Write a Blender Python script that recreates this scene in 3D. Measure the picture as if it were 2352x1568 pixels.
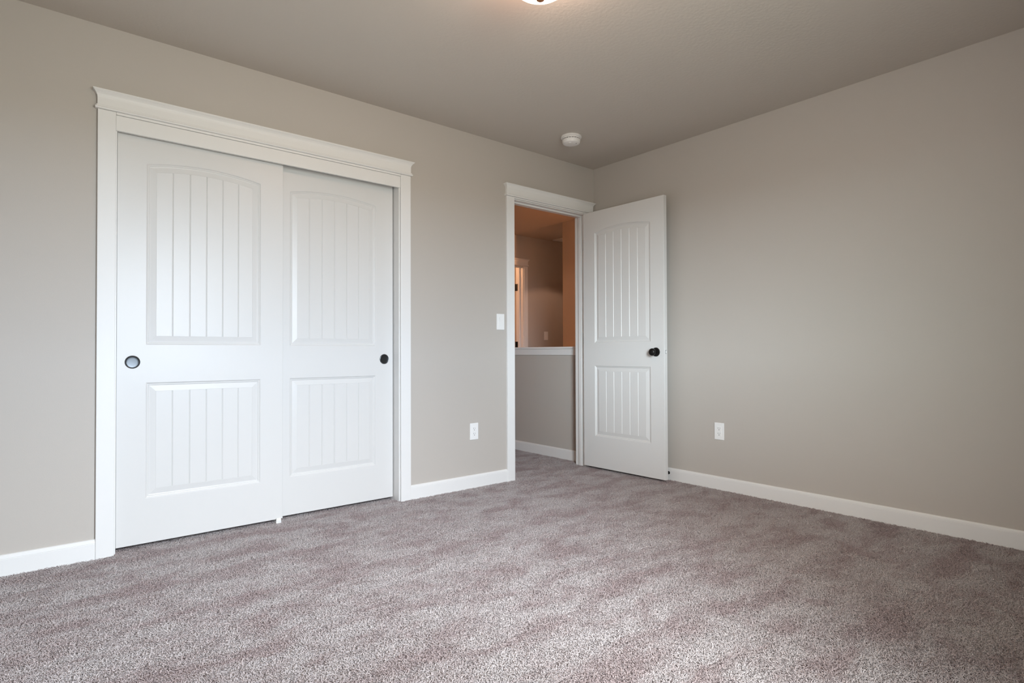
import bpy, bmesh, math, random
import numpy as np
from mathutils import Matrix, Vector

SC = bpy.context.scene
COL = SC.collection
for o in list(bpy.data.objects):
    bpy.data.objects.remove(o)

# ------------------------------------------------------------------ camera
H = 2.44                                   # ceiling height
F_PX, YAW, PITCH, ROLL = 1318.93, 0.6915, 0.0119, -0.0031
cam_d = bpy.data.cameras.new('camera')
cam = bpy.data.objects.new('camera', cam_d)
COL.objects.link(cam)
cam_d.sensor_fit = 'HORIZONTAL'
cam_d.sensor_width = 36.0
cam_d.lens = F_PX * 36.0 / 2352.0
cam_d.shift_y = 8.97 / 2352.0
cam_d.clip_start = 0.02
fw = Vector((math.sin(YAW) * math.cos(PITCH), math.cos(YAW) * math.cos(PITCH), math.sin(PITCH)))
rt = Vector((math.cos(YAW), -math.sin(YAW), 0))
up = rt.cross(fw)
R_ = rt * math.cos(ROLL) + up * math.sin(ROLL)
U_ = -rt * math.sin(ROLL) + up * math.cos(ROLL)
m = Matrix((R_, U_, -fw)).transposed().to_4x4()
m.translation = Vector((-3.5605, -3.2309, 0.9255))
cam.matrix_world = m
SC.camera = cam

# ------------------------------------------------------------------ sky seen through the bedroom window
WIN = dict(x0=-3.14, x1=-2.15, z0=0.85, z1=2.06)    # opening in the rear wall
REAR = -3.38
# overcast sky: brightness by direction (x = sideways, z = height), dimming overhead and to one side put into the sky colours to fit the room's light
SKY_LOW = ((-0.95, (0.20, 0.24, 0.23)), (-0.74, (0.46, 0.53, 0.575)), (-0.55, (0.56, 0.645, 0.70)), (-0.42, (0.275, 0.325, 0.375)), (0.30, (0.27, 0.315, 0.365)))
SKY_MID = ((-0.95, (0.27, 0.27, 0.25)), (-0.62, (0.27, 0.25, 0.24)), (-0.42, (0.45, 0.485, 0.53)), (0.30, (0.44, 0.49, 0.54)))
SKY_TOP = ((-0.60, (0.02, 0.02, 0.02)), (-0.42, (0.36, 0.385, 0.40)), (-0.15, (0.40, 0.43, 0.45)), (0.20, (0.04, 0.04, 0.04)))
GROUND, SKY_STRENGTH = (0.125, 0.13, 0.12), 114.0
w = bpy.data.worlds.new('world')
SC.world = w
w.use_nodes = True
nt = w.node_tree
bg = nt.nodes['Background']
tc = nt.nodes.new('ShaderNodeTexCoord')
sx = nt.nodes.new('ShaderNodeSeparateXYZ')
nt.links.new(tc.outputs['Generated'], sx.inputs[0])


def world_range(src, lo, hi, smooth=True):
    n = nt.nodes.new('ShaderNodeMapRange')
    n.interpolation_type = 'SMOOTHSTEP' if smooth else 'LINEAR'
    n.inputs['From Min'].default_value = lo
    n.inputs['From Max'].default_value = hi
    nt.links.new(src, n.inputs['Value'])
    return n.outputs[0]


def world_mix(a, b, f):
    n = nt.nodes.new('ShaderNodeMix')
    n.data_type = 'RGBA'
    for sock, v in (('A', a), ('B', b)):
        if isinstance(v, tuple):
            n.inputs[sock].default_value = (*v, 1)
        else:
            nt.links.new(v, n.inputs[sock])
    nt.links.new(f, n.inputs['Factor'])
    return n.outputs['Result']


def world_ramp(stops):
    n = nt.nodes.new('ShaderNodeValToRGB')
    el = n.color_ramp.elements
    for i, (x, c) in enumerate(stops):
        p = (x + 1) / 2
        if i < 2:
            el[i].position = p
            e_ = el[i]
        else:
            e_ = el.new(p)
        e_.color = (*c, 1)
    nt.links.new(world_range(sx.outputs['X'], -1, 1, False), n.inputs[0])
    return n.outputs[0]


c_ = world_mix(world_ramp(SKY_LOW), world_ramp(SKY_MID), world_range(sx.outputs['Z'], 0.24, 0.36))
c_ = world_mix(c_, world_ramp(SKY_TOP), world_range(sx.outputs['Z'], 0.52, 0.68))
c_ = world_mix(GROUND, c_, world_range(sx.outputs['Z'], -0.02, 0.02))
nt.links.new(c_, bg.inputs[0])
bg.inputs[1].default_value = SKY_STRENGTH


def lamp(name, kind, loc, energy, color=(1, 1, 1), size=0.1, rot=(0, 0, 0), size_y=None, portal=False):
    d = bpy.data.lights.new(name, kind)
    o = bpy.data.objects.new(name, d)
    COL.objects.link(o)
    o.location = loc
    o.rotation_euler = rot
    d.energy = energy
    d.color = color
    if kind == 'AREA':
        d.shape = 'RECTANGLE'
        d.size = size
        d.size_y = size_y or size
        d.cycles.is_portal = portal
    else:
        d.shadow_soft_size = size
    return o


# the portal only guides sampling of the sky through the window opening
lamp('window_sky_portal', 'AREA', ((WIN['x0'] + WIN['x1']) / 2, REAR - 0.06, (WIN['z0'] + WIN['z1']) / 2), 1.0,
     size=WIN['x1'] - WIN['x0'], size_y=WIN['z1'] - WIN['z0'], rot=(math.pi / 2, 0, 0), portal=True)
LAMP_EMIT = 26.5
lamp('stairwell_lamp_light', 'POINT', (1.055, -0.75, 2.25), 170.0, (1.0, 0.42, 0.19), 0.08)
lamp('far_room_lamp_light', 'POINT', (0.65, 3.45, 2.2), 40.0, (1.0, 0.50, 0.26), 0.08)

fill_spot = lamp('far_wall_fill_spot', 'SPOT', (1.72, 1.60, 2.42), 17.0, (1.0, 0.58, 0.38), 0.05)  # added spot without a real fixture, brightens the lower far wall
fill_spot.data.spot_size = math.radians(108)
fill_spot.data.spot_blend = 0.15

vs = SC.view_settings
SC.display_settings.display_device = 'sRGB'
vs.view_transform = 'Standard'
vs.look = 'None'
vs.gamma = 1.0
vs.use_curve_mapping = False
vs.exposure = 0.0
SC.cycles.max_bounces = 10
SC.cycles.diffuse_bounces = 8
SC.cycles.caustics_reflective = False
SC.cycles.caustics_refractive = False
SC.cycles.sample_clamp_indirect = 8.0


# ------------------------------------------------------------------ materials
def mat(name, color, rough=0.5, bump=None, metallic=0.0, emit=None, spec=0.5, tint=None):
    """bump = (scale, strength, distance, detail); tint = (scale, amount)"""
    mt = bpy.data.materials.new(name)
    mt.use_nodes = True
    n = mt.node_tree
    b = n.nodes['Principled BSDF']
    b.inputs['Base Color'].default_value = (*color, 1)
    b.inputs['Roughness'].default_value = rough
    b.inputs['Metallic'].default_value = metallic
    b.inputs['Specular IOR Level'].default_value = spec
    if emit:
        b.inputs['Emission Color'].default_value = (*emit[0], 1)
        b.inputs['Emission Strength'].default_value = emit[1]
    if bump or tint:
        geo = n.nodes.new('ShaderNodeNewGeometry')
    if bump:
        tx = n.nodes.new('ShaderNodeTexNoise')
        tx.inputs['Scale'].default_value = bump[0]
        tx.inputs['Detail'].default_value = bump[3]
        n.links.new(geo.outputs['Position'], tx.inputs['Vector'])
        bp = n.nodes.new('ShaderNodeBump')
        bp.inputs['Strength'].default_value = bump[1]
        bp.inputs['Distance'].default_value = bump[2]
        n.links.new(tx.outputs['Fac'], bp.inputs['Height'])
        n.links.new(bp.outputs['Normal'], b.inputs['Normal'])
    if tint:
        t2 = n.nodes.new('ShaderNodeTexNoise')
        t2.inputs['Scale'].default_value = tint[0]
        t2.inputs['Detail'].default_value = 2
        n.links.new(geo.outputs['Position'], t2.inputs['Vector'])
        mx = n.nodes.new('ShaderNodeMix')
        mx.data_type = 'RGBA'
        mx.inputs['A'].default_value = (*[c * (1 - tint[1]) for c in color], 1)
        mx.inputs['B'].default_value = (*[min(1, c * (1 + tint[1])) for c in color], 1)
        n.links.new(t2.outputs['Fac'], mx.inputs['Factor'])
        n.links.new(mx.outputs['Result'], b.inputs['Base Color'])
    return mt


M = {}
M['wall'] = mat('greige_wall_paint', (0.488, 0.452, 0.412), 0.62, bump=(260, 0.10, 0.002, 3), spec=0.3)
M['ceiling'] = mat('greige_ceiling_paint', (0.55, 0.505, 0.452), 0.8, bump=(62, 0.26, 0.004, 5), spec=0.2)
M['trim'] = mat('white_trim_paint', (0.755, 0.750, 0.736), 0.45, spec=0.35)
M['door'] = mat('white_door_paint', (0.668, 0.662, 0.648), 0.34, spec=0.26)
M['plate'] = mat('white_plastic', (0.83, 0.83, 0.82), 0.35)
M['plate_dark'] = mat('dark_slot', (0.05, 0.05, 0.05), 0.6)
M['detector'] = mat('off_white_plastic', (0.78, 0.76, 0.74), 0.5)
M['black'] = mat('oil_rubbed_bronze', (0.012, 0.011, 0.011), 0.38, metallic=0.6)
M['gunmetal'] = mat('gunmetal', (0.10, 0.105, 0.11), 0.32, metallic=0.85)
M['satin'] = mat('satin_dark_metal', (0.07, 0.074, 0.078), 0.34, metallic=1.0)
M['rubber'] = mat('black_rubber', (0.012, 0.012, 0.012), 0.7)
M['copper'] = mat('antique_copper', (0.42, 0.17, 0.07), 0.35, metallic=0.8)
M['glass_shade'] = mat('lit_white_glass', (0.9, 0.88, 0.84), 0.3, emit=((1.0, 0.66, 0.49), LAMP_EMIT))
M['floor'] = mat('carpet_backing', (0.36, 0.30, 0.295), 0.95, spec=0.0)


def carpet_material():
    mt = bpy.data.materials.new('mauve_grey_carpet_yarn')
    mt.use_nodes = True
    n = mt.node_tree
    b = n.nodes['Principled BSDF']
    b.inputs['Roughness'].default_value = 0.9
    b.inputs['Specular IOR Level'].default_value = 0.15
    geo = n.nodes.new('ShaderNodeNewGeometry')

    mp = n.nodes.new('ShaderNodeMapping')
    mp.inputs['Scale'].default_value = (0.55, 1.0, 1.0)      # vacuum strokes run along the closet wall
    n.links.new(geo.outputs['Position'], mp.inputs['Vector'])

    def noise(scale, detail, dist=0.0):
        t = n.nodes.new('ShaderNodeTexNoise')
        t.inputs['Scale'].default_value = scale
        t.inputs['Detail'].default_value = detail
        t.inputs['Distortion'].default_value = dist
        n.links.new(mp.outputs[0], t.inputs['Vector'])
        t.inputs['Roughness'].default_value = 0.70
        return t

    def mix(a, bb, fac):
        x = n.nodes.new('ShaderNodeMix')
        x.data_type = 'RGBA'
        for s, v in (('A', a), ('B', bb)):
            if isinstance(v, tuple):
                x.inputs[s].default_value = (*v, 1)
            else:
                n.links.new(v, x.inputs[s])
        n.links.new(fac, x.inputs['Factor'])
        return x.outputs['Result']

    def ramp(src, lo, hi):
        r = n.nodes.new('ShaderNodeMapRange')
        r.inputs['From Min'].default_value = lo
        r.inputs['From Max'].default_value = hi
        n.links.new(src, r.inputs['Value'])
        return r.outputs[0]

    at = n.nodes.new('ShaderNodeAttribute')
    at.attribute_name = 'yarn'
    light = mix((0.575, 0.52, 0.51), (0.66, 0.602, 0.592), at.outputs['Fac'])   # flecked yarn
    dark = mix((0.43, 0.347, 0.340), (0.51, 0.420, 0.413), at.outputs['Fac'])     # mauve tone of trodden, leaning pile, its shading put into the colour
    def math_(op, a, b):
        x = n.nodes.new('ShaderNodeMath')
        x.operation = op
        for k, v in enumerate((a, b)):
            if isinstance(v, (int, float)):
                x.inputs[k].default_value = v
            elif v is not None:
                n.links.new(v, x.inputs[k])
        return x.outputs[0]

    sp = n.nodes.new('ShaderNodeSeparateXYZ')
    n.links.new(geo.outputs['Position'], sp.inputs[0])
    # brushed pile: narrow marks about every 40 cm, parallel to the closet wall, broken up by noise
    wob = math_('MULTIPLY', noise(3.0, 2).outputs['Fac'], 2.2)
    ph = math_('ADD', math_('MULTIPLY', math_('ADD', sp.outputs['Y'], 1.33), 2 * math.pi / 0.40), math_('SUBTRACT', wob, 1.1))
    band = math_('POWER', math_('MAXIMUM', math_('COSINE', ph, None), 0.0), 2.0)
    patch = noise(7.5, 10, 0.4).outputs['Fac']
    f1 = ramp(math_('ADD', patch, math_('MULTIPLY', math_('MULTIPLY', band, ramp(noise(1.3, 2).outputs['Fac'], 0.40, 0.60)), 0.14)), 0.44, 0.63)
    c = mix(light, dark, f1)
    n.links.new(c, b.inputs['Base Color'])
    return mt


M['carpet'] = carpet_material()


# ------------------------------------------------------------------ mesh helpers
def obj(name, bm, material, parent=None, smooth=False):
    me = bpy.data.meshes.new(name)
    bmesh.ops.recalc_face_normals(bm, faces=bm.faces)
    bm.to_mesh(me)
    bm.free()
    if smooth:
        for p in me.polygons:
            p.use_smooth = True
    me.materials.append(material)
    o = bpy.data.objects.new(name, me)
    COL.objects.link(o)
    if parent:
        o.parent = parent
    return o


def tag(o, label=None, cat=None, group=None, kind=None):
    for k, v in (('label', label), ('category', cat), ('group', group), ('kind', kind)):
        if v:
            o[k] = v
    return o


def empty(name, loc=(0, 0, 0), rz=0.0):
    o = bpy.data.objects.new(name, None)
    o.empty_display_size = 0.05
    COL.objects.link(o)
    o.location = loc
    o.rotation_euler = (0, 0, rz)
    return o


def box(bm, x0, x1, y0, y1, z0, z1, bev=0.0):
    r = bmesh.ops.create_cube(bm, size=1.0)
    vv = r['verts']
    for v in vv:
        v.co = Vector((x0 + (v.co.x + .5) * (x1 - x0), y0 + (v.co.y + .5) * (y1 - y0), z0 + (v.co.z + .5) * (z1 - z0)))
    if bev:
        es = list({e for v in vv for e in v.link_edges})
        bmesh.ops.bevel(bm, geom=es, offset=bev, segments=2, affect='EDGES', profile=0.5)


def boxes(*bs, bev=0.0):
    bm = bmesh.new()
    for b in bs:
        box(bm, *b, bev=bev)
    return bm


def lathe(bm, prof, axis='Z', origin=(0, 0, 0), n=40):
    """prof: list of (radius, height along axis)"""
    rings = []
    o = Vector(origin)
    for r, h in prof:
        ring = []
        if r < 1e-6:
            p = {'Z': Vector((0, 0, h)), 'X': Vector((h, 0, 0)), 'Y': Vector((0, h, 0))}[axis]
            ring = [bm.verts.new(o + p)]
        else:
            for i in range(n):
                a = 2 * math.pi * i / n
                c, s = r * math.cos(a), r * math.sin(a)
                p = {'Z': Vector((c, s, h)), 'X': Vector((h, c, s)), 'Y': Vector((s, h, c))}[axis]
                ring.append(bm.verts.new(o + p))
        rings.append(ring)
    for a, b in zip(rings, rings[1:]):
        if len(a) == 1 and len(b) == 1:
            continue
        for i in range(n):
            j = (i + 1) % n
            if len(a) == 1:
                bm.faces.new((a[0], b[i], b[j]))
            elif len(b) == 1:
                bm.faces.new((a[i], a[j], b[0]))
            else:
                bm.faces.new((a[i], a[j], b[j], b[i]))
    for ring in (rings[0], rings[-1]):
        if len(ring) > 1:
            bm.faces.new(ring)
    return bm


def shade_by_angle(o, deg=35):
    for p in o.data.polygons:
        p.use_smooth = True
    o.data.set_sharp_from_angle(angle=math.radians(deg))


def extrude_profile(bm, prof, a, b, along='x', face=-1, origin=0.0):
    """prof: closed list of (projection, z); a..b is the run; face = direction the moulding projects"""
    ends = []
    for t in (a, b):
        ring = []
        for p, z in prof:
            q = origin + face * p
            ring.append(bm.verts.new((t, q, z) if along == 'x' else (q, t, z)))
        ends.append(ring)
    n = len(prof)
    for i in range(n):
        j = (i + 1) % n
        bm.faces.new((ends[0][i], ends[0][j], ends[1][j], ends[1][i]))
    bm.faces.new(ends[0])
    bm.faces.new(ends[1])


# ------------------------------------------------------------------ the room shell
T = 0.115                                   # wall thickness
# closet opening, doorway opening (jamb faces)
CX0, CX1 = -3.2755, -1.808
DX0, DX1 = -0.8665, -0.1045
CTOP, DTOP = 2.046, 2.046
LEFT = -3.98

tag(obj('wall_left', boxes(
    (LEFT - T, CX0 - 0.019, 0, T, 0, H), (CX0 - 0.019, CX1 + 0.019, 0, T, CTOP + 0.019, H),
    (CX1 + 0.019, DX0 - 0.019, 0, T, 0, H), (DX0 - 0.019, DX1 + 0.019, 0, T, DTOP + 0.019, H),
    (DX1 + 0.019, 0.0, 0, T, 0, H)), M['wall']),
    'greige wall with the closet and the doorway', 'wall', kind='structure')
tag(obj('wall_right', boxes((0.0, T, REAR - T, T, 0, H)), M['wall']),
    'blank greige wall behind the open door', 'wall', kind='structure')
tag(obj('wall_side', boxes((LEFT - T, LEFT, REAR - T, 0, 0, H)), M['wall']),
    'greige side wall of the bedroom beyond the frame', 'wall', kind='structure')
tag(obj('wall_rear', boxes(
    (LEFT, WIN['x0'], REAR - T, REAR, 0, H), (WIN['x1'], 0, REAR - T, REAR, 0, H),
    (WIN['x0'], WIN['x1'], REAR - T, REAR, 0, WIN['z0']), (WIN['x0'], WIN['x1'], REAR - T, REAR, WIN['z1'], H)), M['wall']),
    'greige window wall behind the camera', 'wall', kind='structure')
tag(obj('ceiling', boxes((LEFT - T, 3.4, REAR - T, 4.6, H, H + 0.1)), M['ceiling']),
    'greige textured ceiling', 'ceiling', kind='structure')
tag(obj('floor', boxes((LEFT - T, T, REAR - T, 4.6, -0.15, -0.011), (T, 3.4, 1.5, 4.6, -0.15, -0.011)), M['floor']),
    'floor under the carpet', 'floor', kind='structure')

# closet interior
tag(obj('wall_closet', boxes((-3.55, -3.45, T, 0.75, 0, H), (-1.72, -1.62, T, 0.75, 0, H), (-3.55, -1.62, 0.75, 0.85, 0, H)), M['wall']),
    'walls inside the closet behind the sliding doors', 'wall', kind='structure')

# hall and stairwell
HW = -0.010                                 # hall face of the half wall
tag(obj('wall_hall_half', boxes((HW, HW + 0.12, T, 1.62, -0.011, 0.90)), M['wall']),
    'greige half wall in the hall seen through the doorway', 'half wall', kind='structure')
bm = bmesh.new()
box(bm, HW - 0.012, HW + 0.132, T + 0.001, 1.635, 0.954, 0.972, bev=0.002)
box(bm, HW - 0.010, HW + 0.130, T + 0.001, 1.63, 0.8995, 0.953, bev=0.0015)
tag(obj('trim_1', bm, M['trim']), 'white wooden cap along the top of the hall half wall', 'cap', kind='structure')
tag(obj('wall_stairwell', boxes((1.15, 1.27, -3.5, 1.53, -1.4, H), (T, 1.15, -3.6, -3.5, -1.4, H), (T, 1.15, 1.5, 1.53, -1.4, -0.15), (0.0, T, -3.6, 1.53, -1.5, -0.15)), M['wall']),
    'warmly lit stairwell wall above the half wall', 'wall', kind='structure')
tag(obj('floor_stairwell', boxes((T, 1.15, -3.5, 1.5, -1.5, -1.4)), M['floor']), 'stairwell floor below the hall', 'floor', kind='structure')
FW = 2.43
FX0, FX1 = 0.556, 1.316
tag(obj('wall_hall_far', boxes(
    (-1.5, FX0 - 0.019, FW, FW + T, 0, H), (FX1 + 0.019, 3.4, FW, FW + T, 0, H), (FX0 - 0.019, FX1 + 0.019, FW, FW + T, 2.065, H)), M['wall']),
    'shadowed far wall across the stairwell', 'wall', kind='structure')
tag(obj('wall_hall_side', boxes((-1.5, -1.4, 0.85, FW, 0, H), (-1.62, -1.4, T, 0.86, 0, H)), M['wall']),
    'side wall of the hall left of the doorway', 'wall', kind='structure')
tag(obj('wall_hall_end', boxes((3.3, 3.4, 1.43, FW, 0, H), (1.27, 3.4, 1.43, 1.53, 0, H)), M['wall']),
    'end wall of the upper landing', 'wall', kind='structure')
tag(obj('wall_far_room', boxes((-0.5, 2.2, 4.5, 4.6, 0, H), (-0.6, -0.5, FW + T, 4.6, 0, H), (2.1, 2.2, FW + T, 4.6, 0, H)), M['wall']),
    'walls of the room past the far doorway', 'wall', kind='structure')

# ------------------------------------------------------------------ baseboards
BB = [(0, -0.008), (0.013, -0.008), (0.013, 0.0635), (0.0123, 0.0645), (0.0123, 0.0658), (0.0128, 0.0668), (0.0112, 0.076), (0.007, 0.0815), (0.003, 0.083), (0, 0.083)]


def baseboard(name, runs, label):
    bm = bmesh.new()
    for a, b, along, face, org in runs:
        extrude_profile(bm, BB, a, b, along, face, org)
    tag(obj(name, bm, M['trim']), label, 'baseboard', kind='structure')


CAS = 0.070                                 # casing width
CO0, CI0 = CX0 - 0.006 - CAS, CX0 - 0.006   # closet casing left: outer, inner
CI1, CO1 = CX1 + 0.006, CX1 + 0.006 + CAS
DO0, DI0 = DX0 - 0.006 - CAS, DX0 - 0.006
DI1, DO1 = DX1 + 0.006, DX1 + 0.006 + CAS
baseboard('baseboard_left', [(LEFT, CO0, 'x', -1, 0.0), (CO1, DO0, 'x', -1, 0.0)], 'white baseboard on both sides of the closet')
baseboard('baseboard_right', [(REAR, 0.0, 'y', -1, 0.0)], 'white baseboard along the right wall')
baseboard('baseboard_hall', [(T, 1.62, 'y', -1, HW), (-1.4, FX0 - 0.075, 'x', -1, FW)], 'white baseboard at the foot of the hall half wall')
baseboard('baseboard_rear', [(LEFT, 0, 'x', 1, REAR), (REAR, 0, 'y', 1, LEFT)], 'white baseboard under the window')


# ------------------------------------------------------------------ casings
def header_mesh(xl, xr, wall_y=0.0, z0=2.0465):
    """crowned head casing with mitred returns; xl..xr are the outer casing edges"""
    prof = [(0.0215, 0.0), (0.0265, 0.0015), (0.0285, 0.006), (0.0265, 0.0105), (0.0225, 0.012), (0.0225, 0.0145),
            (0.0235, 0.0165), (0.0225, 0.0185), (0.0185, 0.020), (0.0185, 0.052), (0.0195, 0.060), (0.0225, 0.068),
            (0.0275, 0.0755), (0.0335, 0.081), (0.0335, 0.0825), (0.036, 0.0825), (0.036, 0.088)]
    bm = bmesh.new()
    rows = []
    for p, z in prof:
        e = p - 0.0175
        rows.append([bm.verts.new(c) for c in ((xl - e, wall_y, z0 + z), (xl - e, wall_y - p, z0 + z), (xr + e, wall_y - p, z0 + z), (xr + e, wall_y, z0 + z))])
    for a, b in zip(rows, rows[1:]):
        for i in range(3):
            bm.faces.new((a[i], a[i + 1], b[i + 1], b[i]))
    bm.faces.new(rows[0])
    bm.faces.new(rows[-1])
    return bm


def casing(name, x0o, x0i, x1i, x1o, j0, j1, jtop, label, wall_y=0.0, depth=T, stop=None, head_rise=0.0):
    root = empty(name, ((x0o + x1o) / 2, wall_y, 0))
    root['kind'] = 'structure'
    tag(root, label, 'door casing')
    off = Matrix.Translation(-root.location)

    def part(nm, bm):
        bmesh.ops.transform(bm, matrix=off, verts=bm.verts)
        return obj(nm, bm, M['trim'], root)
    y = wall_y
    for a, b in ((x0o, x0i), (x1i, x1o)):
        bm = bmesh.new()
        box(bm, a, b, y - 0.018, y - 0.0003, -0.008, jtop + head_rise - 0.0002, bev=0.0025)
        part('side_casing', bm)
    part('header', header_mesh(x0o, x1o, y, jtop + head_rise + 0.0005))
    if head_rise:
        bm = bmesh.new()
        box(bm, x0i + 0.0003, x1i - 0.0003, y - 0.0150, y - 0.0003, jtop + 0.0060, jtop + head_rise, bev=0.002)
        part('head_strip', bm)
    for a, b in ((j0 - 0.0185, j0), (j1, j1 + 0.0185)):
        bm = bmesh.new()
        box(bm, a, b, y, y + depth, -0.008, jtop + 0.0185)
        part('jamb', bm)
    bm = bmesh.new()
    box(bm, j0, j1, y, y + depth, jtop, jtop + 0.0185)
    part('head_jamb', bm)
    if stop:
        bm = bmesh.new()
        box(bm, j0, j0 + 0.011, y + stop[0], y + stop[1], -0.006, jtop, bev=0.0015)
        part('door_stop_strip', bm)
        bm = bmesh.new()
        box(bm, j1 - 0.011, j1, y + stop[0], y + stop[1], -0.006, jtop, bev=0.0015)
        part('door_stop_strip', bm)
        bm = bmesh.new()
        box(bm, j0 + 0.011, j1 - 0.011, y + stop[0], y + stop[1], jtop - 0.011, jtop, bev=0.0015)
        part('door_stop_strip', bm)
    return root, off


root, off = casing('trim_2', CO0, CI0, CI1, CO1, CX0, CX1, CTOP, 'white casing with crowned header around the sliding closet doors')
bm = bmesh.new()
box(bm, CI0 + 0.0005, CI1 - 0.0005, -0.0105, 0.006, 1.963, 2.0345, bev=0.002)
bmesh.ops.transform(bm, matrix=off, verts=bm.verts)
obj('track_fascia', bm, M['trim'], root)
bm = bmesh.new()
box(bm, CI0 + 0.0005, CI1 - 0.0005, -0.0165, 0.006, 2.0352, 2.0463, bev=0.0015)
bmesh.ops.transform(bm, matrix=off, verts=bm.verts)
obj('head_strip', bm, M['trim'], root)

casing('trim_3', DO0, DI0, DI1, DO1, DX0, DX1, DTOP, 'white casing with crowned header around the bedroom doorway', stop=(0.038, 0.070), head_rise=0.0155)
root, off = casing('trim_4', FX0 - 0.006 - 0.063, FX0 - 0.006, FX1 + 0.006, FX1 + 0.006 + 0.063, FX0, FX1, 2.046,
                   'white casing of the far doorway across the stairwell', wall_y=FW, depth=0.14, stop=(0.06, 0.095))
for z in (0.28, 1.02, 1.78):
    bm = boxes((FX1 - 0.004, FX1 + 0.0005, FW + 0.105, FW + 0.142, z - 0.045, z + 0.045))
    lathe(bm, [(0.007, z - 0.045), (0.007, z + 0.045)], 'Z', (FX1 - 0.006, FW + 0.146, 0), 12)
    bmesh.ops.transform(bm, matrix=off, verts=bm.verts)
    tag(obj('hinge', bm, M['black'], root), 'black hinge')


# ------------------------------------------------------------------ panelled doors
DW, DT = 0.762, 0.035


def panel_outline_params(dz, arched):
    xl, xr = 0.117, 0.645
    if arched:
        return xl, xr, 0.952 + dz, 1.828 + dz, 0.030
    return xl, xr, 0.2136 + dz, 0.771 + dz, 0.0


def arc_z(x, xc, half, ztop, rise):
    if rise <= 0:
        return ztop
    R = (half * half + rise * rise) / (2 * rise)
    return ztop + rise - R + math.sqrt(max(R * R - (x - xc) ** 2, 0))


def us_list(fw_):
    """u breakpoints over the planked field: five V grooves"""
    g = 0.0035 / fw_
    us = [0.0]
    for k in range(5):
        c = 0.5 + (k - 2) * 0.0756 / fw_
        prev = us[-1]
        us += [prev + (c - g - prev) * 0.5, c - g, c, c + g]
    us += [us[-1] + (1 - us[-1]) * 0.5, 1.0]
    grooves = [i for i in range(len(us)) if i in (3, 7, 11, 15, 19)]
    return us, grooves


STICK = [(0.0, 0.0), (0.0035, 0.0018), (0.0060, 0.0050), (0.0085, 0.0058), (0.0105, 0.0056), (0.0135, 0.0085), (0.0165, 0.0092),
         (0.0180, 0.0090), (0.0425, 0.0040), (0.0432, 0.0048), (0.0440, 0.0042)]


def loops_for(dz, arched):
    xl, xr, zb, zt, rise = panel_outline_params(dz, arched)
    xc, half = (xl + xr) / 2, (xr - xl) / 2
    us, gr = us_list(xr - xl - 2 * STICK[-1][0])
    out = []
    for d, dep in STICK:
        top, bot = [], []
        for i, u in enumerate(us):
            x = xl + d + u * (xr - xl - 2 * d)
            if rise > 0:
                z = arc_z(x, xc, half, zt, rise) - d
            else:
                z = zt - d
            top.append((x, dep, z))
            bot.append((x, dep, zb + d))
        out.append((top, bot))
    return us, gr, out


def panel_mesh(dz, arched):
    us, gr, lp = loops_for(dz, arched)
    bm = bmesh.new()
    n = len(us)
    rows = []
    for top, bot in lp:
        rows.append(([bm.verts.new(c) for c in top], [bm.verts.new(c) for c in bot]))
    for (t0, b0), (t1, b1) in zip(rows, rows[1:]):
        for i in range(n - 1):
            bm.faces.new((t0[i], t0[i + 1], t1[i + 1], t1[i]))
            bm.faces.new((b0[i], b1[i], b1[i + 1], b0[i + 1]))
        bm.faces.new((t0[0], t1[0], b1[0], b0[0]))
        bm.faces.new((t0[-1], b0[-1], b1[-1], t1[-1]))
    # planked field
    lt, lb = rows[-1]
    ft, fb = [], []
    for i in range(n):
        dep = lt[i].co.y + (0.0035 if i in gr else 0.0)
        if i in gr:
            ft.append(bm.verts.new((lt[i].co.x, dep, lt[i].co.z)))
            fb.append(bm.verts.new((lb[i].co.x, dep, lb[i].co.z)))
        else:
            ft.append(lt[i])
            fb.append(lb[i])
    for i in range(n - 1):
        bm.faces.new((ft[i], ft[i + 1], fb[i + 1], fb[i]))
    for i in gr:
        bm.faces.new((lt[i - 1], ft[i], lt[i]))
        bm.faces.new((lt[i], ft[i], lt[i + 1]))
        bm.faces.new((lb[i - 1], lb[i], fb[i]))
        bm.faces.new((lb[i], lb[i + 1], fb[i]))
    return bm


def slab_mesh(height, dz):
    """stiles, rails, edges and back of the door; the two panel openings stay open at the front"""
    bm = bmesh.new()
    us, gr, up_ = loops_for(dz, True)
    _, _, lo_ = loops_for(dz, False)
    xl, xr, zb, zt, rise = panel_outline_params(dz, True)
    _, _, lb, lt, _ = panel_outline_params(dz, False)

    def quad(*c):
        bm.faces.new([bm.verts.new(p) for p in c])
    e = 0.0015
    quad((e, 0, e), (xl, 0, e), (xl, 0, height - e), (e, 0, height - e))
    quad((xr, 0, e), (DW - e, 0, e), (DW - e, 0, height - e), (xr, 0, height - e))
    quad((xl, 0, e), (xr, 0, e), (xr, 0, lb), (xl, 0, lb))
    quad((xl, 0, lt), (xr, 0, lt), (xr, 0, zb), (xl, 0, zb))
    top = up_[0][0]
    for a, b in zip(top, top[1:]):
        quad(a, b, (b[0], 0, height - e), (a[0], 0, height - e))
    # chamfer, sides and back
    f = [(e, 0, e), (DW - e, 0, e), (DW - e, 0, height - e), (e, 0, height - e)]
    s = [(0, e, 0), (DW, e, 0), (DW, e, height), (0, e, height)]
    k = [(0, DT, 0), (DW, DT, 0), (DW, DT, height), (0, DT, height)]
    for i in range(4):
        j = (i + 1) % 4
        quad(f[i], f[j], s[j], s[i])
        quad(s[i], s[j], k[j], k[i])
    quad(*k)
    # backing just behind the panels
    quad((xl - .01, 0.014, lb - .01), (xr + .01, 0.014, lb - .01), (xr + .01, 0.014, zt + .05), (xl - .01, 0.014, zt + .05))
    return bm


def flat_normals_out(o):
    return o


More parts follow.
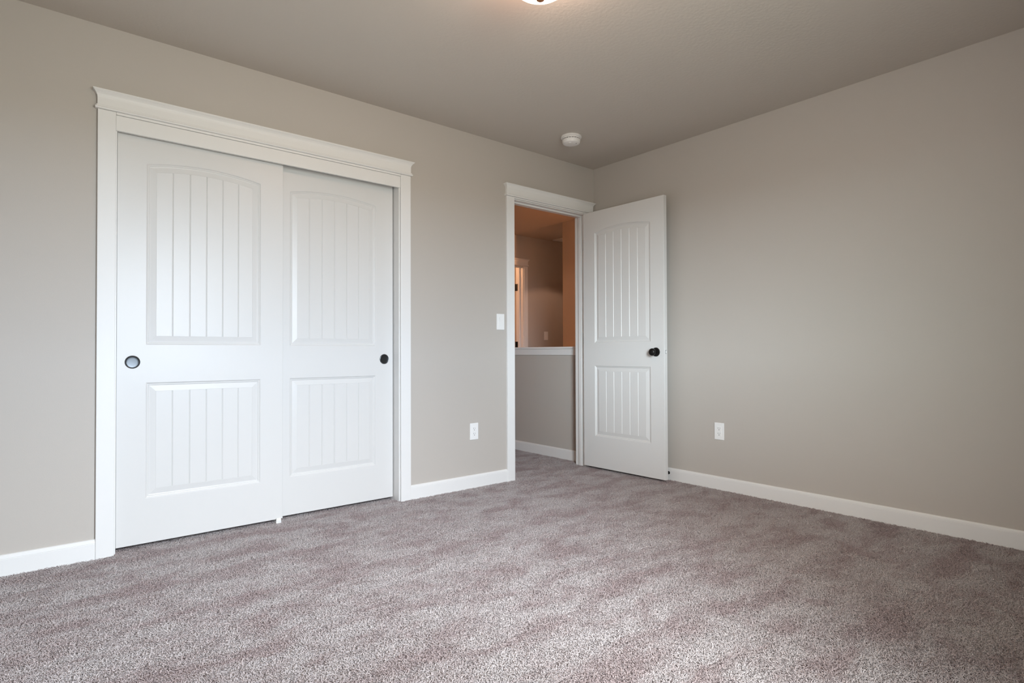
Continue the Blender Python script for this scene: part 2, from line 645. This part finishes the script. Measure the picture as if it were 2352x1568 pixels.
def make_door(name, loc, rz, height, dz, label, cat):
    root = empty(name, loc, rz)
    tag(root, label, cat, kind='structure')
    obj('door_slab', slab_mesh(height, dz), M['door'], root)
    obj('upper_panel', panel_mesh(dz, True), M['door'], root)
    obj('lower_panel', panel_mesh(dz, False), M['door'], root)
    return root


def add_pull(door, x, z, label, dish):
    bm = bmesh.new()
    lathe(bm, [(0.0, 0.0005), (0.0255, 0.0005), (0.0262, -0.0010), (0.0270, -0.0028), (0.0285, -0.0034), (0.0300, -0.0028), (0.0312, -0.0010), (0.0312, 0.001)],
          'Y', (x, 0, z), 48)
    rim = obj('finger_pull', bm, M['gunmetal'], door)
    shade_by_angle(rim, 30)
    tag(rim, label)
    bm = bmesh.new()
    lathe(bm, [(0.0, -0.0005), (0.018, -0.0006), (0.0235, -0.0009), (0.0255, -0.0013), (0.0262, -0.0002)], 'Y', (x, 0, z), 48)
    d = obj('pull_dish', bm, dish, rim)
    shade_by_angle(d, 30)


d1 = make_door('door_1', (-3.2722, 0.026, 0.0142), 0, 2.0, 0.0, 'white arched-panel sliding closet door with light grey pull, in front of its neighbour', 'closet door')
add_pull(d1, 0.0632, 0.870, 'dark rimmed round finger pull', M['satin'])
d2 = make_door('door_2', (-2.5765, 0.068, 0.0130), 0, 2.0, 0.0, 'white arched-panel sliding closet door with black pull, set behind its neighbour', 'closet door')
add_pull(d2, DW - 0.060, 0.872, 'black round finger pull', M['satin'])

# hinged bedroom door, opened against the right wall
ANG = math.radians(-88.35)
d3 = make_door('door_3', (-0.1462, -0.0165, 0.0135), ANG, 2.032, 0.033, 'white arched-panel bedroom door standing open against the right wall', 'door')
bm = bmesh.new()
kx, kz = 0.692, 0.9105
lathe(bm, [(0.0, 0.002), (0.0325, 0.002), (0.0325, -0.004), (0.029, -0.009), (0.018, -0.011), (0.0135, -0.0125), (0.0115, -0.018), (0.0115, -0.028),
           (0.0145, -0.031), (0.0205, -0.034), (0.0252, -0.040), (0.0268, -0.047), (0.0255, -0.054), (0.0205, -0.060), (0.012, -0.0635), (0.0, -0.0645)],
      'Y', (kx, 0, kz), 40)
kn = obj('door_knob', bm, M['black'], d3)
shade_by_angle(kn, 30)
tag(kn, 'black round door knob on a rose')
bm = bmesh.new()
lathe(bm, [(0.0, 0.0), (0.0325, 0.0), (0.0325, 0.006), (0.018, 0.011), (0.0115, 0.02), (0.0145, 0.030), (0.0268, 0.040), (0.0205, 0.052), (0.0, 0.056)],
      'Y', (kx, DT, kz), 32)
shade_by_angle(obj('door_knob', bm, M['black'], d3), 30)
# latch face plate and bolt on the free edge
bm = bmesh.new()
box(bm, DW - 0.001, DW + 0.0010, 0.0085, 0.0265, kz - 0.0285, kz + 0.0285)
obj('latch_plate', bm, M['door'], d3)
bm = bmesh.new()
box(bm, DW, DW + 0.0022, 0.0110, 0.0240, kz - 0.0130, kz + 0.0130, bev=0.001)
lt_ = obj('latch_bolt_opening', bm, M['gunmetal'], d3)
bm = bmesh.new()
box(bm, DW + 0.001, DW + 0.0045, 0.0130, 0.0220, kz - 0.0100, kz + 0.0100, bev=0.0012)
obj('latch_bolt', bm, M['plate'], lt_)
for z in (0.26, 1.02, 1.78):
    bm = bmesh.new()
    lathe(bm, [(0.0065, z - 0.045), (0.0065, z + 0.045)], 'Z', (-0.004, DT + 0.003, 0), 14)
    box(bm, -0.0022, 0.0002, 0.003, DT + 0.002, z - 0.045, z + 0.045)
    tag(obj('hinge', bm, M['black'], d3), 'black hinge')

# ------------------------------------------------------------------ rear window (behind the camera)
wx0, wx1, wz0, wz1 = WIN['x0'], WIN['x1'], WIN['z0'], WIN['z1']
wr = empty('window_1', ((wx0 + wx1) / 2, REAR, wz0))
tag(wr, 'white framed bedroom window behind the camera', 'window', kind='structure')
off = Matrix.Translation(-wr.location)
f = 0.035
bm = boxes((wx0, wx0 + f, REAR - 0.09, REAR - 0.03, wz0, wz1), (wx1 - f, wx1, REAR - 0.09, REAR - 0.03, wz0, wz1),
           (wx0 + f, wx1 - f, REAR - 0.09, REAR - 0.03, wz0, wz0 + f), (wx0 + f, wx1 - f, REAR - 0.09, REAR - 0.03, wz1 - f, wz1))
bmesh.ops.transform(bm, matrix=off, verts=bm.verts)
obj('window_frame', bm, M['trim'], wr)
bm = boxes((wx0 - 0.02, wx1 + 0.02, REAR, REAR + 0.03, wz0 - 0.02, wz0))
bmesh.ops.transform(bm, matrix=off, verts=bm.verts)
obj('window_sill', bm, M['trim'], wr)

# ------------------------------------------------------------------ ceiling light
LX, LY = -2.085, -1.625
cl = empty('ceiling_light', (LX, LY, H))
tag(cl, 'lit white glass bowl ceiling light with copper finial', 'ceiling light')
bm = bmesh.new()
lathe(bm, [(0.0, 0.0), (0.105, 0.0), (0.115, -0.012), (0.118, -0.024), (0.10, -0.030), (0.03, -0.032), (0.0, -0.032)], 'Z', (0, 0, -0.0002), 56)
shade_by_angle(obj('canopy', bm, M['copper'], cl), 30)
RB = 0.13
prof = []
for i in range(0, 19):
    a = math.radians(85 * (1 - i / 18))
    prof.append((RB * math.sin(a), -0.060 - 0.100 * math.cos(a)))
bm = bmesh.new()
lathe(bm, [(0.0, -0.036), (0.10, -0.036), (0.127, -0.046)] + prof, 'Z', (0, 0, 0), 56)
shade_by_angle(obj('glass_bowl', bm, M['glass_shade'], cl), 60)
bm = bmesh.new()
lathe(bm, [(0.0, -0.1595), (0.012, -0.160), (0.0165, -0.1655), (0.0155, -0.170), (0.009, -0.1735), (0.0, -0.1745)], 'Z', (0, 0, 0), 28)
shade_by_angle(obj('finial', bm, M['copper'], cl), 40)

# ------------------------------------------------------------------ smoke detector
sd = empty('smoke_detector', (-0.672, -0.402, H))
tag(sd, 'round white smoke detector on the ceiling near the corner', 'smoke detector')
bm = bmesh.new()
lathe(bm, [(0.0, -0.0002), (0.072, -0.0002), (0.0735, -0.004), (0.0725, -0.011), (0.068, -0.0135), (0.0, -0.0135)], 'Z', (0, 0, 0), 56)
shade_by_angle(obj('mounting_base', bm, M['detector'], sd), 30)
bm = bmesh.new()
lathe(bm, [(0.0, -0.0136), (0.063, -0.0136), (0.0645, -0.016), (0.0645, -0.022), (0.060, -0.0225), (0.060, -0.0265), (0.0640, -0.027), (0.062, -0.043),
           (0.057, -0.050), (0.048, -0.0535), (0.02, -0.055), (0.0, -0.055)], 'Z', (0, 0, 0), 56)
body = obj('detector_body', bm, M['detector'], sd)
shade_by_angle(body, 30)
bm = bmesh.new()
for k in range(20):
    a = 2 * math.pi * k / 20
    bx = bmesh.new()
    box(bx, 0.0598, 0.0612, -0.0065, 0.0065, -0.0262, -0.0228)
    bmesh.ops.rotate(bx, verts=bx.verts, cent=(0, 0, 0), matrix=Matrix.Rotation(a, 3, 'Z'))
    tmp = bpy.data.meshes.new('t')
    bx.to_mesh(tmp)
    bx.free()
    bm.from_mesh(tmp)
    bpy.data.meshes.remove(tmp)
obj('vent_slots', bm, M['plate_dark'], body)
bm = bmesh.new()
lathe(bm, [(0.0, -0.0535), (0.009, -0.0535), (0.009, -0.0570), (0.0075, -0.0578), (0.0, -0.0578)], 'Z', (-0.03, -0.018, 0.0005), 24)
shade_by_angle(obj('test_button', bm, M['plate'], body), 30)
bm = bmesh.new()
lathe(bm, [(0.0, -0.052), (0.0025, -0.052), (0.0025, -0.0562), (0.0, -0.0565)], 'Z', (0.012, -0.036, 0), 12)
obj('indicator', bm, M['plate_dark'], body)


# ------------------------------------------------------------------ switches and outlets (local: plate in XZ, front faces -Y)
def plate_part(root):
    bm = bmesh.new()
    box(bm, -0.035, 0.035, -0.0060, -0.0002, -0.0572, 0.0572, bev=0.0022)
    return obj('cover_plate', bm, M['plate'], root)


def make_switch(loc, rz, label):
    r = empty('light_switch', loc, rz)
    tag(r, label, 'light switch', group='light switches')
    plate_part(r)
    bm = bmesh.new()
    vs_ = [(-0.0165, -0.0062, -0.033), (0.0165, -0.0062, -0.033), (0.0165, -0.0105, 0.033), (-0.0165, -0.0105, 0.033),
           (-0.0165, -0.0055, -0.033), (0.0165, -0.0055, -0.033), (0.0165, -0.0055, 0.033), (-0.0165, -0.0055, 0.033)]
    v = [bm.verts.new(c) for c in vs_]
    for q in ((0, 1, 2, 3), (4, 7, 6, 5), (0, 4, 5, 1), (1, 5, 6, 2), (2, 6, 7, 3), (3, 7, 4, 0)):
        bm.faces.new([v[i] for i in q])
    obj('rocker', bm, M['plate'], r)
    return r


def make_outlet(loc, rz, label):
    r = empty('wall_outlet', loc, rz)
    tag(r, label, 'electrical outlet', group='wall outlets')
    plate_part(r)
    bm = bmesh.new()
    box(bm, -0.0165, 0.0165, -0.0074, -0.005, -0.033, 0.033, bev=0.0008)
    face = obj('receptacle_face', bm, M['plate'], r)
    for s in (1, -1):
        zc = s * 0.0175
        bm = bmesh.new()
        box(bm, -0.0073, -0.0053, -0.0078, -0.006, zc - 0.001, zc + 0.0075)
        box(bm, 0.0053, 0.0070, -0.0078, -0.006, zc + 0.000, zc + 0.0070)
        lathe(bm, [(0.0026, -0.0078), (0.0026, -0.006)], 'Y', (0, 0, zc - 0.0075), 14)
        obj('socket_slots', bm, M['plate_dark'], face)
    return r


make_switch((-0.9955, 0, 1.1440), 0, 'white rocker light switch beside the bedroom doorway')
make_outlet((-1.2310, 0, 0.3805), 0, 'white outlet on the left wall between closet and doorway')
make_outlet((0, -1.1285, 0.3875), math.radians(-90), 'white outlet low on the right wall past the open door')
make_switch((1.7180, FW, 1.1440), 0, 'white switch on the far wall across the stairwell')

# ------------------------------------------------------------------ door stop on the right baseboard
ds = empty('door_stop', (-0.013, -0.729, 0.0465))
tag(ds, 'small black door stop on the baseboard beside the open door edge', 'door stop')
bm = bmesh.new()
lathe(bm, [(0.0, 0.001), (0.0115, 0.001), (0.0115, -0.003), (0.006, -0.006), (0.0048, -0.010), (0.0048, -0.055), (0.0, -0.055)], 'X', (0, 0, 0), 20)
shade_by_angle(obj('rod', bm, M['black'], ds), 30)
bm = bmesh.new()
lathe(bm, [(0.0, -0.0535), (0.0105, -0.0535), (0.0115, -0.057), (0.0112, -0.066), (0.009, -0.0705), (0.0, -0.0715)], 'X', (0, 0, 0), 24)
shade_by_angle(obj('rubber_tip', bm, M['rubber'], ds), 30)

# ------------------------------------------------------------------ floor guide of the sliding doors
fg = empty('door_guide', (-2.5345, 0.026, 0))
tag(fg, 'small white plastic floor guide under the sliding closet doors', 'door guide')
bm = boxes((-0.0135, 0.0135, -0.010, 0.090, -0.006, 0.004))
obj('guide_base', bm, M['plate'], fg)
for y0, y1 in ((-0.010, -0.004), (0.0355, 0.0405), (0.081, 0.087)):
    bm = bmesh.new()
    v = [bm.verts.new(c) for c in ((-0.0135, y0, 0.003), (0.0135, y0, 0.003), (0.0135, y1, 0.003), (-0.0135, y1, 0.003),
                                   (-0.0115, y0, 0.0225), (0.0115, y0, 0.0225), (0.0115, y1, 0.0225), (-0.0115, y1, 0.0225))]
    for q in ((0, 1, 2, 3), (4, 5, 6, 7), (0, 1, 5, 4), (1, 2, 6, 5), (2, 3, 7, 6), (3, 0, 4, 7)):
        bm.faces.new([v[i] for i in q])
    obj('guide_fin', bm, M['plate'], fg)

# ------------------------------------------------------------------ ceiling vent beyond the stairwell
cv = empty('ceiling_vent', (1.97, 2.29, H))
tag(cv, 'white ceiling register near the far wall beyond the stairwell', 'vent')
bm = boxes((-0.175, 0.175, -0.085, -0.063, -0.010, -0.0002), (-0.175, 0.175, 0.063, 0.085, -0.010, -0.0002),
           (-0.175, -0.150, -0.063, 0.063, -0.010, -0.0002), (0.150, 0.175, -0.063, 0.063, -0.010, -0.0002))
obj('vent_frame', bm, M['plate'], cv)
bm = bmesh.new()
for k in range(8):
    y = -0.056 + k * 0.016
    v = [bm.verts.new(c) for c in ((-0.150, y - 0.007, -0.002), (0.150, y - 0.007, -0.002), (0.150, y + 0.006, -0.009), (-0.150, y + 0.006, -0.009))]
    bm.faces.new(v)
obj('louvers', bm, M['plate'], cv)


# ------------------------------------------------------------------ carpet pile: one object, tufted patches repeated over the floor
def build_carpet():
    rng = np.random.default_rng(7)
    TILE = 0.25
    N = 80
    step = TILE / N
    ii, jj = np.meshgrid(np.arange(N), np.arange(N), indexing='ij')
    bx = (ii.ravel() + 0.5 + rng.uniform(-.45, .45, N * N)) * step - TILE / 2
    by = (jj.ravel() + 0.5 + rng.uniform(-.45, .45, N * N)) * step - TILE / 2
    n = N * N
    ang = rng.uniform(0, 2 * np.pi, n)
    lean = rng.uniform(0.6, 1.6, n)                  # how far the yarn lies over
    length = rng.uniform(0.0115, 0.0175, n)
    curl = rng.uniform(-1.5, 1.5, n)
    rad = rng.uniform(0.0012, 0.0018, n)
    tone = rng.uniform(0, 1, n)
    S, K = 3, 4                                         # sides, rings
    pts = np.zeros((n, K, 3))
    pts[:, 0] = np.stack([bx, by, np.full(n, -0.0105)], 1)
    a = ang.copy()
    el = np.pi / 2 - 0.10 * lean
    for k in range(1, K):
        seg = length / (K - 1)
        el_k = np.pi / 2 - lean * (0.25 + 0.55 * k)
        el_k = np.maximum(el_k, -0.25)
        d = np.stack([np.cos(el_k) * np.cos(a), np.cos(el_k) * np.sin(a), np.sin(el_k)], 1)
        pts[:, k] = pts[:, k - 1] + d * seg[:, None]
        a = a + curl * 0.7
    side = np.stack([-np.sin(ang), np.cos(ang), np.zeros(n)], 1)
    fwd = np.stack([np.cos(ang), np.sin(ang), np.zeros(n)], 1)
    rk = np.array([0.9, 1.0, 0.95, 0.45])
    V = np.zeros((n, K, S, 3))
    for s in range(S):
        th = 2 * np.pi * s / S
        V[:, :, s] = pts + (np.cos(th) * side + np.sin(th) * (0.8 * fwd + np.array([0, 0, 0.35])))[:, None, :] * (rad[:, None] * rk[None, :])[:, :, None]
    V = V.reshape(-1, 3)
    base = (np.arange(n) * K * S)[:, None, None, None]
    k_ = np.arange(K - 1)[None, :, None, None]
    s_ = np.arange(S)[None, None, :, None]
    s2 = (s_ + 1) % S
    q = np.concatenate([base + k_ * S + s_, base + k_ * S + s2, base + (k_ + 1) * S + s2, base + (k_ + 1) * S + s_], 3).reshape(-1, 4)
    # tile centres as loose points
    P = []
    nx = int(round(-LEFT / TILE)) + 1
    for i in range(nx):
        for j in range(14):
            P.append((-(i + .5) * TILE, -(j + .5) * TILE, 0))
    for i in range(6, 15):
        for j in range(2):
            P.append((-(i + .5) * TILE, (j + .5) * TILE, 0))
    for i in range(6):
        for j in range(10):
            P.append((-(i + .5) * TILE, (j + .5) * TILE, 0))
    P = np.array(P)
    me = bpy.data.meshes.new('carpet')
    nv = len(V)
    me.vertices.add(nv + len(P))
    me.vertices.foreach_set('co', np.concatenate([V, P]).astype(np.float32).ravel())
    me.loops.add(q.size)
    me.loops.foreach_set('vertex_index', q.astype(np.int32).ravel())
    me.polygons.add(len(q))
    me.polygons.foreach_set('loop_start', (np.arange(len(q)) * 4).astype(np.int32))
    me.polygons.foreach_set('loop_total', np.full(len(q), 4, np.int32))
    me.update()
    at = me.attributes.new('spot', 'BOOLEAN', 'POINT')
    at.data.foreach_set('value', np.concatenate([np.zeros(nv, bool), np.ones(len(P), bool)]))
    at = me.attributes.new('yarn', 'FLOAT', 'POINT')
    tv = np.repeat(tone, K * S)
    at.data.foreach_set('value', np.concatenate([tv, np.zeros(len(P))]).astype(np.float32))
    me.polygons.foreach_set('use_smooth', np.ones(len(q), bool))
    me.materials.append(M['carpet'])
    o = bpy.data.objects.new('carpet', me)
    COL.objects.link(o)
    tag(o, 'mauve grey plush carpet covering the bedroom and hall floor', 'carpet', kind='stuff')
    g = bpy.data.node_groups.new('carpet_pile', 'GeometryNodeTree')
    g.interface.new_socket('Geometry', in_out='INPUT', socket_type='NodeSocketGeometry')
    g.interface.new_socket('Geometry', in_out='OUTPUT', socket_type='NodeSocketGeometry')
    N_ = g.nodes.new
    gi, go = N_('NodeGroupInput'), N_('NodeGroupOutput')
    at = N_('GeometryNodeInputNamedAttribute')
    at.data_type = 'BOOLEAN'
    at.inputs['Name'].default_value = 'spot'
    sep = N_('GeometryNodeSeparateGeometry')
    sep.domain = 'POINT'
    m2p = N_('GeometryNodeMeshToPoints')
    iop = N_('GeometryNodeInstanceOnPoints')
    rnd = N_('FunctionNodeRandomValue')
    rnd.data_type = 'INT'
    mi, mx = [s for s in rnd.inputs if s.enabled][:2]
    mi.default_value, mx.default_value = 0, 3
    mul = N_('ShaderNodeMath')
    mul.operation = 'MULTIPLY'
    mul.inputs[1].default_value = math.pi / 2
    cmb = N_('ShaderNodeCombineXYZ')
    L = g.links.new
    L(gi.outputs[0], sep.inputs['Geometry'])
    L([s for s in at.outputs if s.enabled][0], sep.inputs['Selection'])
    L(sep.outputs['Selection'], m2p.inputs['Mesh'])
    L(m2p.outputs[0], iop.inputs['Points'])
    L(sep.outputs['Inverted'], iop.inputs['Instance'])
    L([s for s in rnd.outputs if s.enabled][0], mul.inputs[0])
    L(mul.outputs[0], cmb.inputs['Z'])
    L(cmb.outputs[0], iop.inputs['Rotation'])
    L(iop.outputs[0], go.inputs[0])
    md = o.modifiers.new('pile', 'NODES')
    md.node_group = g
    return o


build_carpet()
